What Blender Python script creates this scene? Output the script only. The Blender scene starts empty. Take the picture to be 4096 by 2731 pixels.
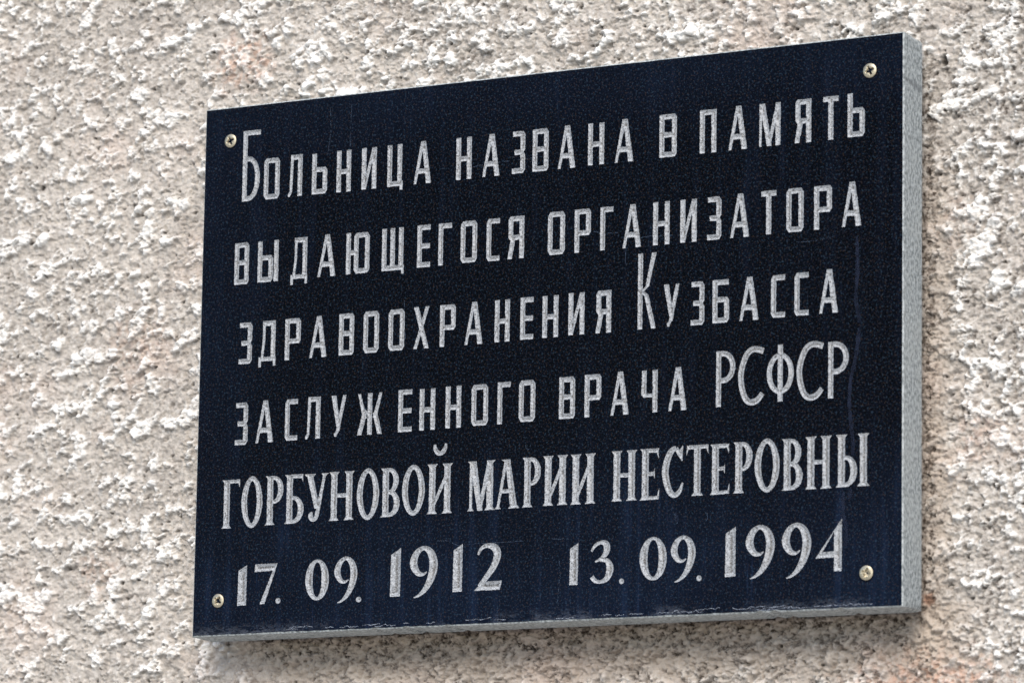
import bpy, bmesh, math, random
import numpy as np
from mathutils import Matrix, Vector
from mathutils.geometry import delaunay_2d_cdt

# ------------------------------------------------------------------ camera
scene = bpy.context.scene
Z0 = 2.60                       # height of the plaque's top edge above the ground
W, H, T = 0.600, 0.411, 0.034   # plaque size
R = [[0.862376, -0.015814, 0.506021], [-0.067915, 0.986864, 0.146584], [-0.501692, -0.160777, 0.849974]]
P = (1.981474, 0.746973, -2.882987)      # camera in plaque axes (right, down, into the wall)

def w3(x, v, y=0.0):
    """metres right / down / into the wall -> world"""
    return (x, y, Z0 - v)

cam_d = bpy.data.cameras.new('camera')
cam = bpy.data.objects.new('camera', cam_d)
scene.collection.objects.link(cam)
right = Vector(w3(*[R[0][0], R[0][1] + Z0, R[0][2]]))
up = -Vector(w3(*[R[1][0], R[1][1] + Z0, R[1][2]]))
fwd = Vector(w3(*[R[2][0], R[2][1] + Z0, R[2][2]]))
M = Matrix((right, up, -fwd)).transposed().to_4x4()
M.translation = Vector(w3(P[0], P[1], P[2]))
cam.matrix_world = M
cam_d.sensor_width = 36.0
cam_d.lens = 18320.7 / 4096 * 36.0
cam_d.clip_start = 0.05
cam_d.clip_end = 500
cam_d.dof.use_dof = True
cam_d.dof.focus_distance = 3.42
cam_d.dof.aperture_fstop = 11.0
scene.camera = cam

# ------------------------------------------------------------------ light
SUN_ELEV, SUN_AZ = math.radians(40), math.radians(20)   # azimuth: right (+) of the wall's normal
sun_dir = Vector((math.sin(SUN_AZ) * math.cos(SUN_ELEV), -math.cos(SUN_AZ) * math.cos(SUN_ELEV), math.sin(SUN_ELEV)))
world = bpy.data.worlds.new('World')
scene.world = world
world.use_nodes = True
wn = world.node_tree
wn.nodes.clear()
sky = wn.nodes.new('ShaderNodeTexSky')
sky.sky_type = 'NISHITA'
sky.sun_disc = False
sky.sun_elevation = SUN_ELEV
sky.sun_rotation = math.atan2(sun_dir.x, sun_dir.y)
sky.air_density = 1.0
sky.dust_density = 0.6
sky.ozone_density = 1.2
bg = wn.nodes.new('ShaderNodeBackground')
bg.inputs['Strength'].default_value = 0.08
wo = wn.nodes.new('ShaderNodeOutputWorld')
wn.links.new(sky.outputs[0], bg.inputs[0])
wn.links.new(bg.outputs[0], wo.inputs[0])

sun_d = bpy.data.lights.new('sun', 'SUN')
sun_d.energy = 1.5
sun_d.angle = math.radians(36)
sun_d.color = (1.0, 0.905, 0.785)
sun = bpy.data.objects.new('sun', sun_d)
sun.rotation_euler = sun_dir.to_track_quat('Z', 'Y').to_euler()
scene.collection.objects.link(sun)

scene.view_settings.view_transform = 'Standard'
scene.view_settings.look = 'None'
scene.view_settings.exposure = 1.31
scene.view_settings.gamma = 1.0
scene.view_settings.use_curve_mapping = False

COL = scene.collection

# ------------------------------------------------------------------ node helper
class NT:
    def __init__(self, name):
        self.m = bpy.data.materials.new(name)
        self.m.use_nodes = True
        self.t = self.m.node_tree
        self.b = self.t.nodes['Principled BSDF']
    def n(self, typ, ins=None, **kw):
        nd = self.t.nodes.new(typ)
        for k, v in kw.items():
            setattr(nd, k, v)
        for k, v in (ins or {}).items():
            self.put(nd.inputs[k], v)
        return nd
    def put(self, sock, v):
        if isinstance(v, bpy.types.NodeSocket):
            self.t.links.new(v, sock)
        else:
            sock.default_value = v
    def math(self, op, a, b=0.0, c=0.0, clamp=False):
        nd = self.n('ShaderNodeMath', operation=op, use_clamp=clamp)
        self.put(nd.inputs[0], a); self.put(nd.inputs[1], b); self.put(nd.inputs[2], c)
        return nd.outputs[0]
    def ramp(self, v, a, b, lo=0.0, hi=1.0):
        nd = self.n('ShaderNodeMapRange', interpolation_type='SMOOTHSTEP')
        self.put(nd.inputs['Value'], v)
        nd.inputs['From Min'].default_value = a; nd.inputs['From Max'].default_value = b
        nd.inputs['To Min'].default_value = lo; nd.inputs['To Max'].default_value = hi
        return nd.outputs[0]
    def mix(self, f, a, b):
        nd = self.n('ShaderNodeMix', data_type='RGBA')
        self.put(nd.inputs[0], f); self.put(nd.inputs[6], a); self.put(nd.inputs[7], b)
        return nd.outputs[2]
    def coords(self, scale=(1, 1, 1), loc=(0, 0, 0)):
        tc = self.n('ShaderNodeTexCoord')
        mp = self.n('ShaderNodeMapping')
        self.t.links.new(tc.outputs['Object'], mp.inputs[0])
        mp.inputs['Scale'].default_value = scale
        mp.inputs['Location'].default_value = loc
        return mp.outputs[0]
    def noise(self, scale, detail=3.0, rough=0.55, vec=None, dist=0.0):
        nd = self.n('ShaderNodeTexNoise')
        nd.inputs['Scale'].default_value = scale
        nd.inputs['Detail'].default_value = detail
        nd.inputs['Roughness'].default_value = rough
        nd.inputs['Distortion'].default_value = dist
        self.t.links.new(vec if vec is not None else self.coords(), nd.inputs['Vector'])
        return nd.outputs['Fac']
    def bump(self, h, strength, dist, normal=None):
        nd = self.n('ShaderNodeBump')
        nd.inputs['Strength'].default_value = strength
        nd.inputs['Distance'].default_value = dist
        self.put(nd.inputs['Height'], h)
        if normal is not None: self.put(nd.inputs['Normal'], normal)
        return nd.outputs[0]
def c4(r, g, b): return (r, g, b, 1.0)

# ------------------------------------------------------------------ materials
def mat_plaster():
    k = NT('spatter_plaster')
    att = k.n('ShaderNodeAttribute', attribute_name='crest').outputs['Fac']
    stain_shade = k.n('ShaderNodeAttribute', attribute_name='stain_shade')
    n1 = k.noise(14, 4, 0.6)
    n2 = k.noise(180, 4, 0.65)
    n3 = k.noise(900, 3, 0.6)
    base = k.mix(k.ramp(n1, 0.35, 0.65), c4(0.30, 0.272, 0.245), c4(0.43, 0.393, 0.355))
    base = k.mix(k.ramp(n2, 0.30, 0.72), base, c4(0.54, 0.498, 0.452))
    # whiter towards the proud lumps, broken up by noise
    crest_white = k.math('ADD', att, k.math('MULTIPLY', k.math('SUBTRACT', n2, 0.5), 1.1))
    crest_white = k.math('ADD', crest_white, k.math('MULTIPLY', k.math('SUBTRACT', k.noise(28, 3, 0.6), 0.5), 0.35))
    crest_white = k.ramp(crest_white, 0.06, 0.70, 0.0, 0.96)
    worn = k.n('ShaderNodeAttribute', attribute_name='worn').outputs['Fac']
    crest_white = k.math('MULTIPLY', crest_white, k.math('SUBTRACT', 1.0, k.math('MULTIPLY', worn, 0.85)))
    base = k.mix(crest_white, base, c4(0.86, 0.84, 0.81))
    base = k.mix(k.math('MULTIPLY', worn, k.ramp(n1, 0.3, 0.6, 0.35, 0.8)), base, c4(0.44, 0.36, 0.29))
    base = k.mix(k.ramp(k.noise(9, 3, 0.6, k.coords(loc=(5, 1, 2))), 0.50, 0.70, 0.0, 0.30), base, c4(0.60, 0.46, 0.39))
    # sand grains
    base = k.mix(k.ramp(n3, 0.60, 0.74, 0.0, 0.35), base, c4(0.20, 0.17, 0.14))
    # rusty pink stains, grime below the plaque, shade painted into recesses, gap and pits
    sep = k.n('ShaderNodeSeparateColor'); k.put(sep.inputs[0], stain_shade.outputs['Color'])
    base = k.mix(k.math('MULTIPLY', sep.outputs[0], 0.55), base, c4(0.52, 0.27, 0.17))
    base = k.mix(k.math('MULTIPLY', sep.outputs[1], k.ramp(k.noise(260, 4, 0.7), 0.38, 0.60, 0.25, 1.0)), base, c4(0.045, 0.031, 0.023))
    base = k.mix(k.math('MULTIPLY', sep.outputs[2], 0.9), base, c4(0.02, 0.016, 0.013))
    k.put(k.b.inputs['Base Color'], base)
    k.b.inputs['Roughness'].default_value = 0.93
    k.b.inputs['Specular IOR Level'].default_value = 0.25
    nb = k.bump(k.noise(650, 5, 0.65), 0.9, 0.0009)
    nb = k.bump(k.noise(2200, 2, 0.6), 0.5, 0.0003, nb)
    k.put(k.b.inputs['Normal'], nb)
    return k.m

def mat_granite():
    k = NT('polished_black_granite')
    v = k.coords()
    n1 = k.noise(560, 4, 0.75)
    n2 = k.noise(680, 2, 0.6, k.coords(loc=(3, 5, 1)))
    n3 = k.noise(600, 2, 0.6, k.coords(loc=(7, 2, 9)))
    base = k.mix(k.ramp(n1, 0.42, 0.66), c4(0.0, 0.0001, 0.0004), c4(0.0026, 0.0038, 0.0094))
    base = k.mix(k.ramp(n2, 0.57, 0.66, 0, 0.8), base, c4(0.026, 0.018, 0.015))
    base = k.mix(k.ramp(n3, 0.57, 0.66, 0, 0.8), base, c4(0.015, 0.028, 0.044))
    # dried narrow rain runs plus painted blue sky sheen, both stronger near the foot
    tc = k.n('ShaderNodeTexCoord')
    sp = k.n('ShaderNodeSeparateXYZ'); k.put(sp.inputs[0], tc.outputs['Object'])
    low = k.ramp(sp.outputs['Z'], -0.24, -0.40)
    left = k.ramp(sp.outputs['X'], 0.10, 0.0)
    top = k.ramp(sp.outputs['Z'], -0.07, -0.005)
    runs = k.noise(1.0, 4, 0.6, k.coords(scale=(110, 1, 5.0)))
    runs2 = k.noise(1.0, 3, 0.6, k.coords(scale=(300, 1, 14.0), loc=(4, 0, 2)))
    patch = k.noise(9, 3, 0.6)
    film_sheen = k.math('MULTIPLY', k.ramp(runs, 0.46, 0.80), k.ramp(patch, 0.35, 0.65, 0.3, 1.0))
    film_sheen = k.math('MULTIPLY', film_sheen, k.math('ADD', k.math('MULTIPLY', low, 0.7), 0.30))
    film_sheen = k.math('ADD', film_sheen, k.math('MULTIPLY', k.math('MAXIMUM', low, k.math('MULTIPLY', k.math('MAXIMUM', left, top), 0.6)), k.ramp(patch, 0.2, 0.8, 0.12, 0.45)))
    film_sheen = k.math('ADD', film_sheen, k.math('MULTIPLY', k.ramp(runs2, 0.62, 0.80, 0, 0.8), k.math('ADD', low, 0.15)))
    base = k.mix(k.math('MULTIPLY', film_sheen, 0.085, clamp=True), base, c4(0.07, 0.15, 0.36))
    # lime crust that creeps up from the lower arris
    vz = k.math('ADD', sp.outputs['Z'], H)
    crn = k.noise(1.0, 5, 0.75, k.coords(scale=(70, 1, 220)))
    crg = k.noise(1.0, 3, 0.6, k.coords(scale=(26, 1, 26), loc=(1, 0, 0)))
    edge = k.ramp(vz, 0.011, 0.0)
    ridge = k.ramp(k.math('ABSOLUTE', k.math('SUBTRACT', crn, 0.5)), 0.06, 0.0)
    crust = k.math('MULTIPLY', k.math('MULTIPLY', ridge, edge), k.ramp(crg, 0.42, 0.55))
    crust = k.math('ADD', crust, k.math('MULTIPLY', k.ramp(crn, 0.52, 0.66), k.math('MULTIPLY', k.ramp(vz, 0.0045, 0.0), k.ramp(crg, 0.40, 0.52))), clamp=True)
    base = k.mix(k.math('MULTIPLY', crust, 0.14), base, c4(0.34, 0.38, 0.46))
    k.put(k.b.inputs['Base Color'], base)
    rough = k.math('ADD', 0.22, k.math('MULTIPLY', k.math('ADD', film_sheen, crust), 0.5), clamp=True)
    k.put(k.b.inputs['Roughness'], rough)
    k.b.inputs['IOR'].default_value = 1.45
    k.b.inputs['Specular IOR Level'].default_value = 0.04
    return k.m

def mat_sawn():
    k = NT('sawn_grey_granite')
    n1 = k.noise(1.0, 4, 0.65, k.coords(scale=(420, 420, 300)))
    n2 = k.noise(22, 3, 0.55)
    n3 = k.noise(1400, 2, 0.6)
    base = k.mix(k.ramp(n1, 0.36, 0.64), c4(0.15, 0.17, 0.175), c4(0.46, 0.495, 0.505))
    base = k.mix(k.ramp(n2, 0.35, 0.75, 0, 0.30), base, c4(0.42, 0.44, 0.43))
    base = k.mix(k.ramp(n3, 0.62, 0.75, 0, 0.4), base, c4(0.10, 0.11, 0.12))
    at = k.n('ShaderNodeTexCoord'); sp = k.n('ShaderNodeSeparateXYZ'); k.put(sp.inputs[0], at.outputs['Object'])
    # damp mark across the right side, level with the upper screw
    line = k.math('ADD', sp.outputs['Z'], k.math('MULTIPLY', sp.outputs['Y'], 0.15))
    line = k.math('ADD', line, k.math('MULTIPLY', k.noise(90, 3, 0.6), 0.012))
    mk = k.ramp(k.math('ABSOLUTE', k.math('ADD', line, 0.0265)), 0.0035, 0.0)
    base = k.mix(k.math('MULTIPLY', mk, 0.65), base, c4(0.09, 0.10, 0.11))
    k.put(k.b.inputs['Base Color'], base)
    k.b.inputs['Roughness'].default_value = 0.75
    k.put(k.b.inputs['Normal'], k.bump(n1, 0.5, 0.0005))
    return k.m

def mat_cut():
    k = NT('engraved_granite')
    dep = k.n('ShaderNodeAttribute', attribute_name='cut').outputs['Fac']
    n1 = k.noise(640, 4, 0.75)
    n2 = k.noise(900, 3, 0.65, k.coords(loc=(2, 8, 4)))
    n4 = k.noise(60, 3, 0.6)
    base = k.mix(k.ramp(n1, 0.32, 0.68), c4(0.215, 0.23, 0.25), c4(0.46, 0.48, 0.505))
    base = k.mix(k.ramp(n4, 0.45, 0.75, 0, 0.35), base, c4(0.44, 0.40, 0.345))
    base = k.mix(k.ramp(n2, 0.52, 0.62, 0, 0.85), base, c4(0.06, 0.058, 0.06))
    # dirt lodged in the bottom of the cut
    dirt = k.math('MULTIPLY', k.ramp(dep, 0.62, 0.90), k.ramp(n2, 0.34, 0.46))
    base = k.mix(k.math('MULTIPLY', dirt, 0.75), base, c4(0.06, 0.055, 0.05))
    k.put(k.b.inputs['Base Color'], base)
    k.b.inputs['Roughness'].default_value = 0.8
    k.put(k.b.inputs['Normal'], k.bump(n1, 0.6, 0.0004))
    return k.m

def mat_screw():
    k = NT('yellow_zinc')
    n = k.noise(420, 3, 0.6)
    k.put(k.b.inputs['Base Color'], k.mix(k.ramp(n, 0.35, 0.7), c4(0.52, 0.46, 0.34), c4(0.36, 0.32, 0.24)))
    k.b.inputs['Metallic'].default_value = 0.85
    k.put(k.b.inputs['Roughness'], k.ramp(n, 0.3, 0.7, 0.38, 0.6))
    return k.m

def mat_plain(name, col, rough):
    k = NT(name)
    n = k.noise(3, 5, 0.6)
    k.put(k.b.inputs['Base Color'], k.mix(n, c4(*[c * 0.75 for c in col]), c4(*[min(1, c * 1.25) for c in col])))
    k.b.inputs['Roughness'].default_value = rough
    return k.m

M_PLASTER, M_GRANITE, M_SAWN, M_CUT, M_SCREW = mat_plaster(), mat_granite(), mat_sawn(), mat_cut(), mat_screw()

# ------------------------------------------------------------------ noise in numpy
def perlin(x, y, seed):
    rs = np.random.RandomState(seed)
    perm = rs.permutation(1024); ang = rs.rand(1024) * 2 * np.pi
    gx, gy = np.cos(ang), np.sin(ang)
    xi = np.floor(x).astype(np.int64); yi = np.floor(y).astype(np.int64)
    xf = x - xi; yf = y - yi
    def g(ix, iy, dx, dy):
        h = perm[(perm[ix & 1023] + iy) & 1023]
        return gx[h] * dx + gy[h] * dy
    u = xf * xf * xf * (xf * (xf * 6 - 15) + 10); v = yf * yf * yf * (yf * (yf * 6 - 15) + 10)
    a = g(xi, yi, xf, yf); b = g(xi + 1, yi, xf - 1, yf)
    c = g(xi, yi + 1, xf, yf - 1); d = g(xi + 1, yi + 1, xf - 1, yf - 1)
    return ((a + (b - a) * u) + ((c + (d - c) * u) - (a + (b - a) * u)) * v) * 1.5
def fbm(x, y, seed, octv=3, rough=0.5):
    s = 0; a = 1; t = 0
    for o in range(octv):
        s = s + a * perlin(x * 2 ** o, y * 2 ** o, seed + o * 17); t += a; a *= rough
    return s / t
def sst(a, b, x):
    t = np.clip((x - a) / (b - a), 0, 1); return t * t * (3 - 2 * t)
def spots(x, y, cell, seed, rmin, rmax, keep):
    """distance field of jittered blobs: 1 at a blob's centre, 0 outside"""
    rs = np.random.RandomState(seed)
    jx, jy, jr, jk = rs.rand(4, 4096)
    X = x / cell; Y = y / cell
    xi = np.floor(X).astype(np.int64); yi = np.floor(Y).astype(np.int64)
    best = np.zeros_like(X)
    for dx in (-1, 0, 1):
        for dy in (-1, 0, 1):
            cx = xi + dx; cy = yi + dy
            h = ((cx * 73856093) ^ (cy * 19349663)) & 4095
            px = cx + jx[h]; py = cy + jy[h]
            r = rmin + (rmax - rmin) * jr[h]
            d = np.sqrt((X - px) ** 2 + (Y - py) ** 2) / r
            val = np.where(jk[h] < keep, np.clip(1 - d, 0, 1), 0)
            best = np.maximum(best, val)
    return best

# ------------------------------------------------------------------ the wall
def build_wall():
    def axis(a0, a1, step, far0, far1):
        fine = np.arange(a0, a1 + step / 2, step)
        lo = []; s = step * 2; p = a0
        while p > far0:
            p -= s; s = min(s * 1.35, 0.08); lo.append(p)
        hi = []; s = step * 2; p = fine[-1]
        while p < far1:
            p += s; s = min(s * 1.35, 0.08); hi.append(p)
        return np.array(lo[::-1] + list(fine) + hi)
    xs = axis(-0.29, 0.735, 0.00090, -2.2, 2.8)
    vs = axis(-0.165, 0.505, 0.00076, -1.6, Z0)
    nx, nv = len(xs), len(vs)
    Xg, Vg = np.meshgrid(xs, vs)
    x = Xg * 1000.0; v = Vg * 1000.0         # millimetres
    # domain warp gives torn, ragged lumps
    xr = x + 0.30 * v                                 # thrown on with a slant
    wx = xr + 4.5 * fbm(x / 12, v / 12, 3, 4, 0.65); wv = v + 4.5 * fbm(x / 12, v / 12, 43, 4, 0.65)
    wx2 = xr + 1.8 * fbm(x / 4.2, v / 4.2, 71, 3, 0.6); wv2 = v + 1.8 * fbm(x / 4.2, v / 4.2, 91, 3, 0.6)
    broad = fbm(x / 55, v / 55, 5, 2)
    dens = 0.10 * fbm(x / 45, v / 45, 29, 2)          # lumps gather in drifts
    msel = sst(-0.25, 0.25, fbm(x / 70, v / 70, 203, 2))
    m1 = fbm(wx / 15, wv / 12, 11, 4, 0.60) * (1 - msel) + fbm(wx / 27, wv / 19, 211, 4, 0.60) * msel * 1.1 + dens
    m2 = fbm(wx2 / 6.6, wv2 / 5.2, 15, 3, 0.55) + dens
    L1 = sst(-0.03, 0.24, m1); L2 = sst(0.02, 0.30, m2)
    a = spots(wx, wv, 15.0, 21, 0.30, 0.60, 0.50)
    c = spots(wx2, wv2, 5.0, 23, 0.30, 0.60, 0.5)
    knob = sst(0.0, 0.6, a); knob3 = sst(0.0, 0.7, c)
    fine1 = fbm(wx2 / 3.4, wv2 / 2.9, 31, 3, 0.6)
    ridge = np.clip(1 - np.abs(fbm(wx2 / 6.5, wv2 / 5.0, 37, 2)) * 3.0, 0, 1) ** 2
    gritn = fbm(x / 1.9, v / 1.7, 41, 2)
    h = 1.2 * broad + 2.5 * L1 + 1.5 * L2 * (0.45 + 0.55 * L1) + 1.9 * knob * (0.3 + 0.7 * L1) + 0.6 * knob3
    h = h + fine1 * (0.62 + 0.55 * L1) + 0.9 * ridge * (0.55 + 0.7 * L1) + 0.18 * gritn + 0.9 * np.minimum(m1, 0)
    m3 = fbm(wx2 / 4.6, wv2 / 3.9, 97, 3, 0.6)
    h = h + 1.6 * np.maximum(m3, -0.30) - 2.0 * sst(0.12, 0.42, fbm(wx / 8.5, wv / 6.5, 101, 3, 0.6))
    rgt = np.maximum(sst(560, 640, x), (1 - sst(-8, 30, v)) * sst(0, 160, x) * 0.7)       # rougher, more broken render
    rgt = np.maximum(rgt, sst(H * 1000 - 10, H * 1000 + 10, v) * sst(0, 120, x))
    h = h - rgt * (1.6 * sst(0.06, 0.30, fbm(wx2 / 6.0, wv2 / 4.6, 141, 3, 0.6)) - 0.6)
    h = h + rgt * 0.8 * fbm(wx2 / 2.9, wv2 / 2.6, 151, 2, 0.6)
    ub = (1 - sst(14, 50, np.abs(v - H * 1000 - 8))) * sst(0, 60, x) * (1 - sst(590, 630, x))
    h = h + ub * (1.6 * fbm(wx2 / 5.5, wv2 / 4.0, 181, 3, 0.65) + 1.0 * m3 - 1.6 * sst(0.05, 0.3, fbm(wx2 / 7.0, wv2 / 4.5, 187, 3, 0.6)))
    # pinholes and torn pits
    pit = spots(wx2 + 9, wv2 + 3, 15.0, 51, 0.05, 0.13, 0.55)
    pit2 = spots(wx2 + 90, wv2 + 33, 6.0, 52, 0.06, 0.18, 0.40)
    h = h - 2.6 * sst(0, 0.5, pit) - 1.0 * sst(0, 0.6, pit2)
    hole = 1 - sst(2.0, 4.2, np.sqrt(((x - 613) / 0.9) ** 2 + ((v - 14) / 1.3) ** 2) + 1.2 * fbm(x / 4, v / 4, 161, 2))
    h = h - 7 * hole
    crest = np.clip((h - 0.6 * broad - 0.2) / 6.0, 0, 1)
    # the render was trowelled flatter round the plaque's edge
    dx = np.maximum(np.maximum(-x, x - W * 1000), 0); dv = np.maximum(np.maximum(-v, v - H * 1000), 0)
    de = np.sqrt(dx * dx + dv * dv)
    inside = (x > 0) & (x < W * 1000) & (v > 0) & (v < H * 1000)
    flat = 1 - sst(0, 22, de)
    h = h * (1 - 0.30 * flat)
    h = h + 1.1 * flat * fbm(wx2 / 5.2, wv2 / 4.0, 131, 3, 0.65) 
    h = np.where(inside, np.minimum(h, 1.0), h)
    y = (T + 0.0062) - h / 1000.0
    # lumps sag and lean: move them sideways as well, so that they overhang
    k = np.clip(h, 0, 7) / 7
    X2 = Xg + k * 0.0010 * fbm(x / 7, v / 7, 61, 2)
    V2 = Vg + k * (0.0009 + 0.0012 * fbm(x / 7, v / 7, 67, 2))
    far = (Xg < -0.30) | (Xg > 0.75) | (Vg < -0.18) | (Vg > 0.52)
    X2 = np.where(far, Xg, X2); V2 = np.where(far, Vg, V2)
    co = np.stack([X2, y, Z0 - V2], -1).reshape(-1, 3).astype(np.float32)
    # colour mask: R rusty pink, G grime and painted shade, B painted pit shade
    def blob(cx, cv, rx, rv, sd):
        d = np.sqrt(((x - cx) / rx) ** 2 + ((v - cv) / rv) ** 2) + 0.55 * fbm(x / 16, v / 16, sd, 3, 0.6)
        return 1 - sst(0.25, 1.1, d)
    fleck = 0.15 + 0.85 * sst(-0.08, 0.14, fbm(x / 6, v / 6, 77, 3, 0.6))
    rr = np.maximum.reduce([blob(8, -45, 36, 30, 80) * 0.75, blob(-118, 352, 30, 26, 81) * 0.35, blob(-60, 482, 46, 22, 82) * 0.55,
                            blob(600, 470, 80, 40, 83) * 0.95, blob(640, 290, 26, 26, 84) * 0.40, blob(628, 130, 20, 26, 85) * 0.25,
                            blob(-90, 175, 40, 40, 86) * 0.3, blob(550, 500, 60, 30, 87) * 0.8]) * fleck
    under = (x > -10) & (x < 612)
    grime_shade = np.where(v > H * 1000 - 8, 1 - sst(2, 34, v - H * 1000 + 9 * fbm(x / 14, v / 14, 88, 3, 0.6)), 0)
    grime_shade = grime_shade * sst(-6, 60, x) * (1 - sst(560, 618, x)) * sst(-0.30, 0.25, fbm(x / 9, v / 7, 89, 3, 0.65) + 0.02)
    gap_shade = np.where(x > W * 1000 - 5, 1 - sst(1, 16, x - W * 1000 + 9 * fbm(x / 10, v / 10, 92, 3)), 0) * sst(0, 25, v) * (1 - sst(395, 430, v)) * 0.6  # shade of the gap beside the slab's right edge, painted on
    grime_shade = np.maximum(grime_shade, gap_shade)
    cav = np.maximum(sst(0.08, -0.20, 0.6 * m3 + 0.55 * fine1), ub * sst(0.02, 0.22, fbm(wx2 / 7.0, wv2 / 4.5, 187, 3, 0.6)))                       # shade of the recesses, put into the colour
    grime_shade = np.clip(grime_shade * (0.22 + 1.5 * cav), 0, 1)
    tight = np.where(x > W * 1000 - 4, 1 - sst(3, 8, x - W * 1000 + 4 * fbm(x / 5, v / 5, 171, 2)), 0) * sst(20, 60, v) * (1 - sst(400, 420, v))  # tighter painted gap shade, close against the slab
    grime_shade = np.maximum(grime_shade, 0.9 * tight * sst(-0.05, 0.2, fbm(x / 8, v / 8, 172, 3)))
    grime_shade = np.clip(np.maximum(grime_shade, (0.34 + 0.55 * rgt) * cav * sst(0.0, 0.3, fbm(x / 20, v / 20, 173, 3))), 0, 1)  # painted recess shade over the rest of the wall
    worn = np.where(v > H * 1000 - 6, 1 - sst(18, 66, v - H * 1000 + 14 * fbm(x / 20, v / 20, 93, 3)), 0) * sst(-20, 60, x) * (1 - sst(600, 660, x))
    worn = np.maximum(worn, 0.75 * np.where(x > W * 1000 - 4, 1 - sst(4, 30, x - W * 1000 + 12 * fbm(x / 12, v / 12, 94, 3)), 0) * sst(60, 110, v))
    rust = (1 - sst(2, 7, np.sqrt((x - 601) ** 2 + (v - 402) ** 2) + 2 * fbm(x / 4, v / 4, 95, 2)))
    rr = np.maximum(rr, 1.3 * rust); grime_shade = np.maximum(grime_shade, 0.6 * rust)
    bl = np.maximum(sst(0.15, 0.6, pit), hole)  # darkness inside the pits and the hole, painted black
    col = np.stack([rr, grime_shade, bl, np.ones_like(rr)], -1).reshape(-1, 4).astype(np.float32)
    # faces, left out where the slab hides them
    idx = np.arange(nx * nv).reshape(nv, nx)
    q = np.stack([idx[:-1, :-1], idx[1:, :-1], idx[1:, 1:], idx[:-1, 1:]], -1)
    xm = (xs[:-1] + xs[1:]) / 2; vm = (vs[:-1] + vs[1:]) / 2
    hid = ((xm > 0.035) & (xm < W - 0.035))[None, :] & ((vm > 0.035) & (vm < H - 0.035))[:, None]
    q = q[~hid].reshape(-1, 4)
    used = np.zeros(nx * nv, bool); used[q.ravel()] = True
    remap = np.cumsum(used) - 1
    q = remap[q]; co = co[used]; col = col[used]; cr = crest.reshape(-1)[used].astype(np.float32); wr = worn.reshape(-1)[used].astype(np.float32)
    # plain cement behind the slab, a little deeper than the render
    me = bpy.data.meshes.new('plaster_wall')
    me.vertices.add(len(co)); me.vertices.foreach_set('co', co.ravel())
    me.loops.add(len(q) * 4); me.loops.foreach_set('vertex_index', q.ravel().astype(np.int32))
    me.polygons.add(len(q))
    me.polygons.foreach_set('loop_start', np.arange(0, len(q) * 4, 4, dtype=np.int32))
    me.polygons.foreach_set('loop_total', np.full(len(q), 4, dtype=np.int32))
    me.update(calc_edges=True)
    me.polygons.foreach_set('use_smooth', np.ones(len(q), bool))
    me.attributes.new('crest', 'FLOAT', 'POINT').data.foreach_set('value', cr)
    me.attributes.new('worn', 'FLOAT', 'POINT').data.foreach_set('value', wr)
    me.attributes.new('stain_shade', 'FLOAT_COLOR', 'POINT').data.foreach_set('color', col.ravel())
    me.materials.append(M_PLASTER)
    o = bpy.data.objects.new('plaster_wall', me); COL.objects.link(o)
    o['label'] = 'rough grey-beige spatter-plastered wall with whitish lumps behind the black plaque'
    o['category'] = 'wall'
    return o
build_wall()

# unseen ground, added below the frame to throw light up on the slab's underside
def build_ground():
    me = bpy.data.meshes.new('ground')
    n = 12; vv = []; ff = []
    xs = np.linspace(-60, 60, n); ys = np.linspace(-120, 0.02, n)
    for yy in ys:
        for xx in xs: vv.append((xx, yy, 0.0))
    for j in range(n - 1):
        for i in range(n - 1):
            a = j * n + i; ff.append((a, a + 1, a + n + 1, a + n))
    me.from_pydata(vv, [], ff); me.materials.append(mat_plain('bounce_ground', (0.42, 0.41, 0.39), 0.9))
    o = bpy.data.objects.new('ground', me); COL.objects.link(o); o['kind'] = 'structure'
build_ground()

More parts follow.
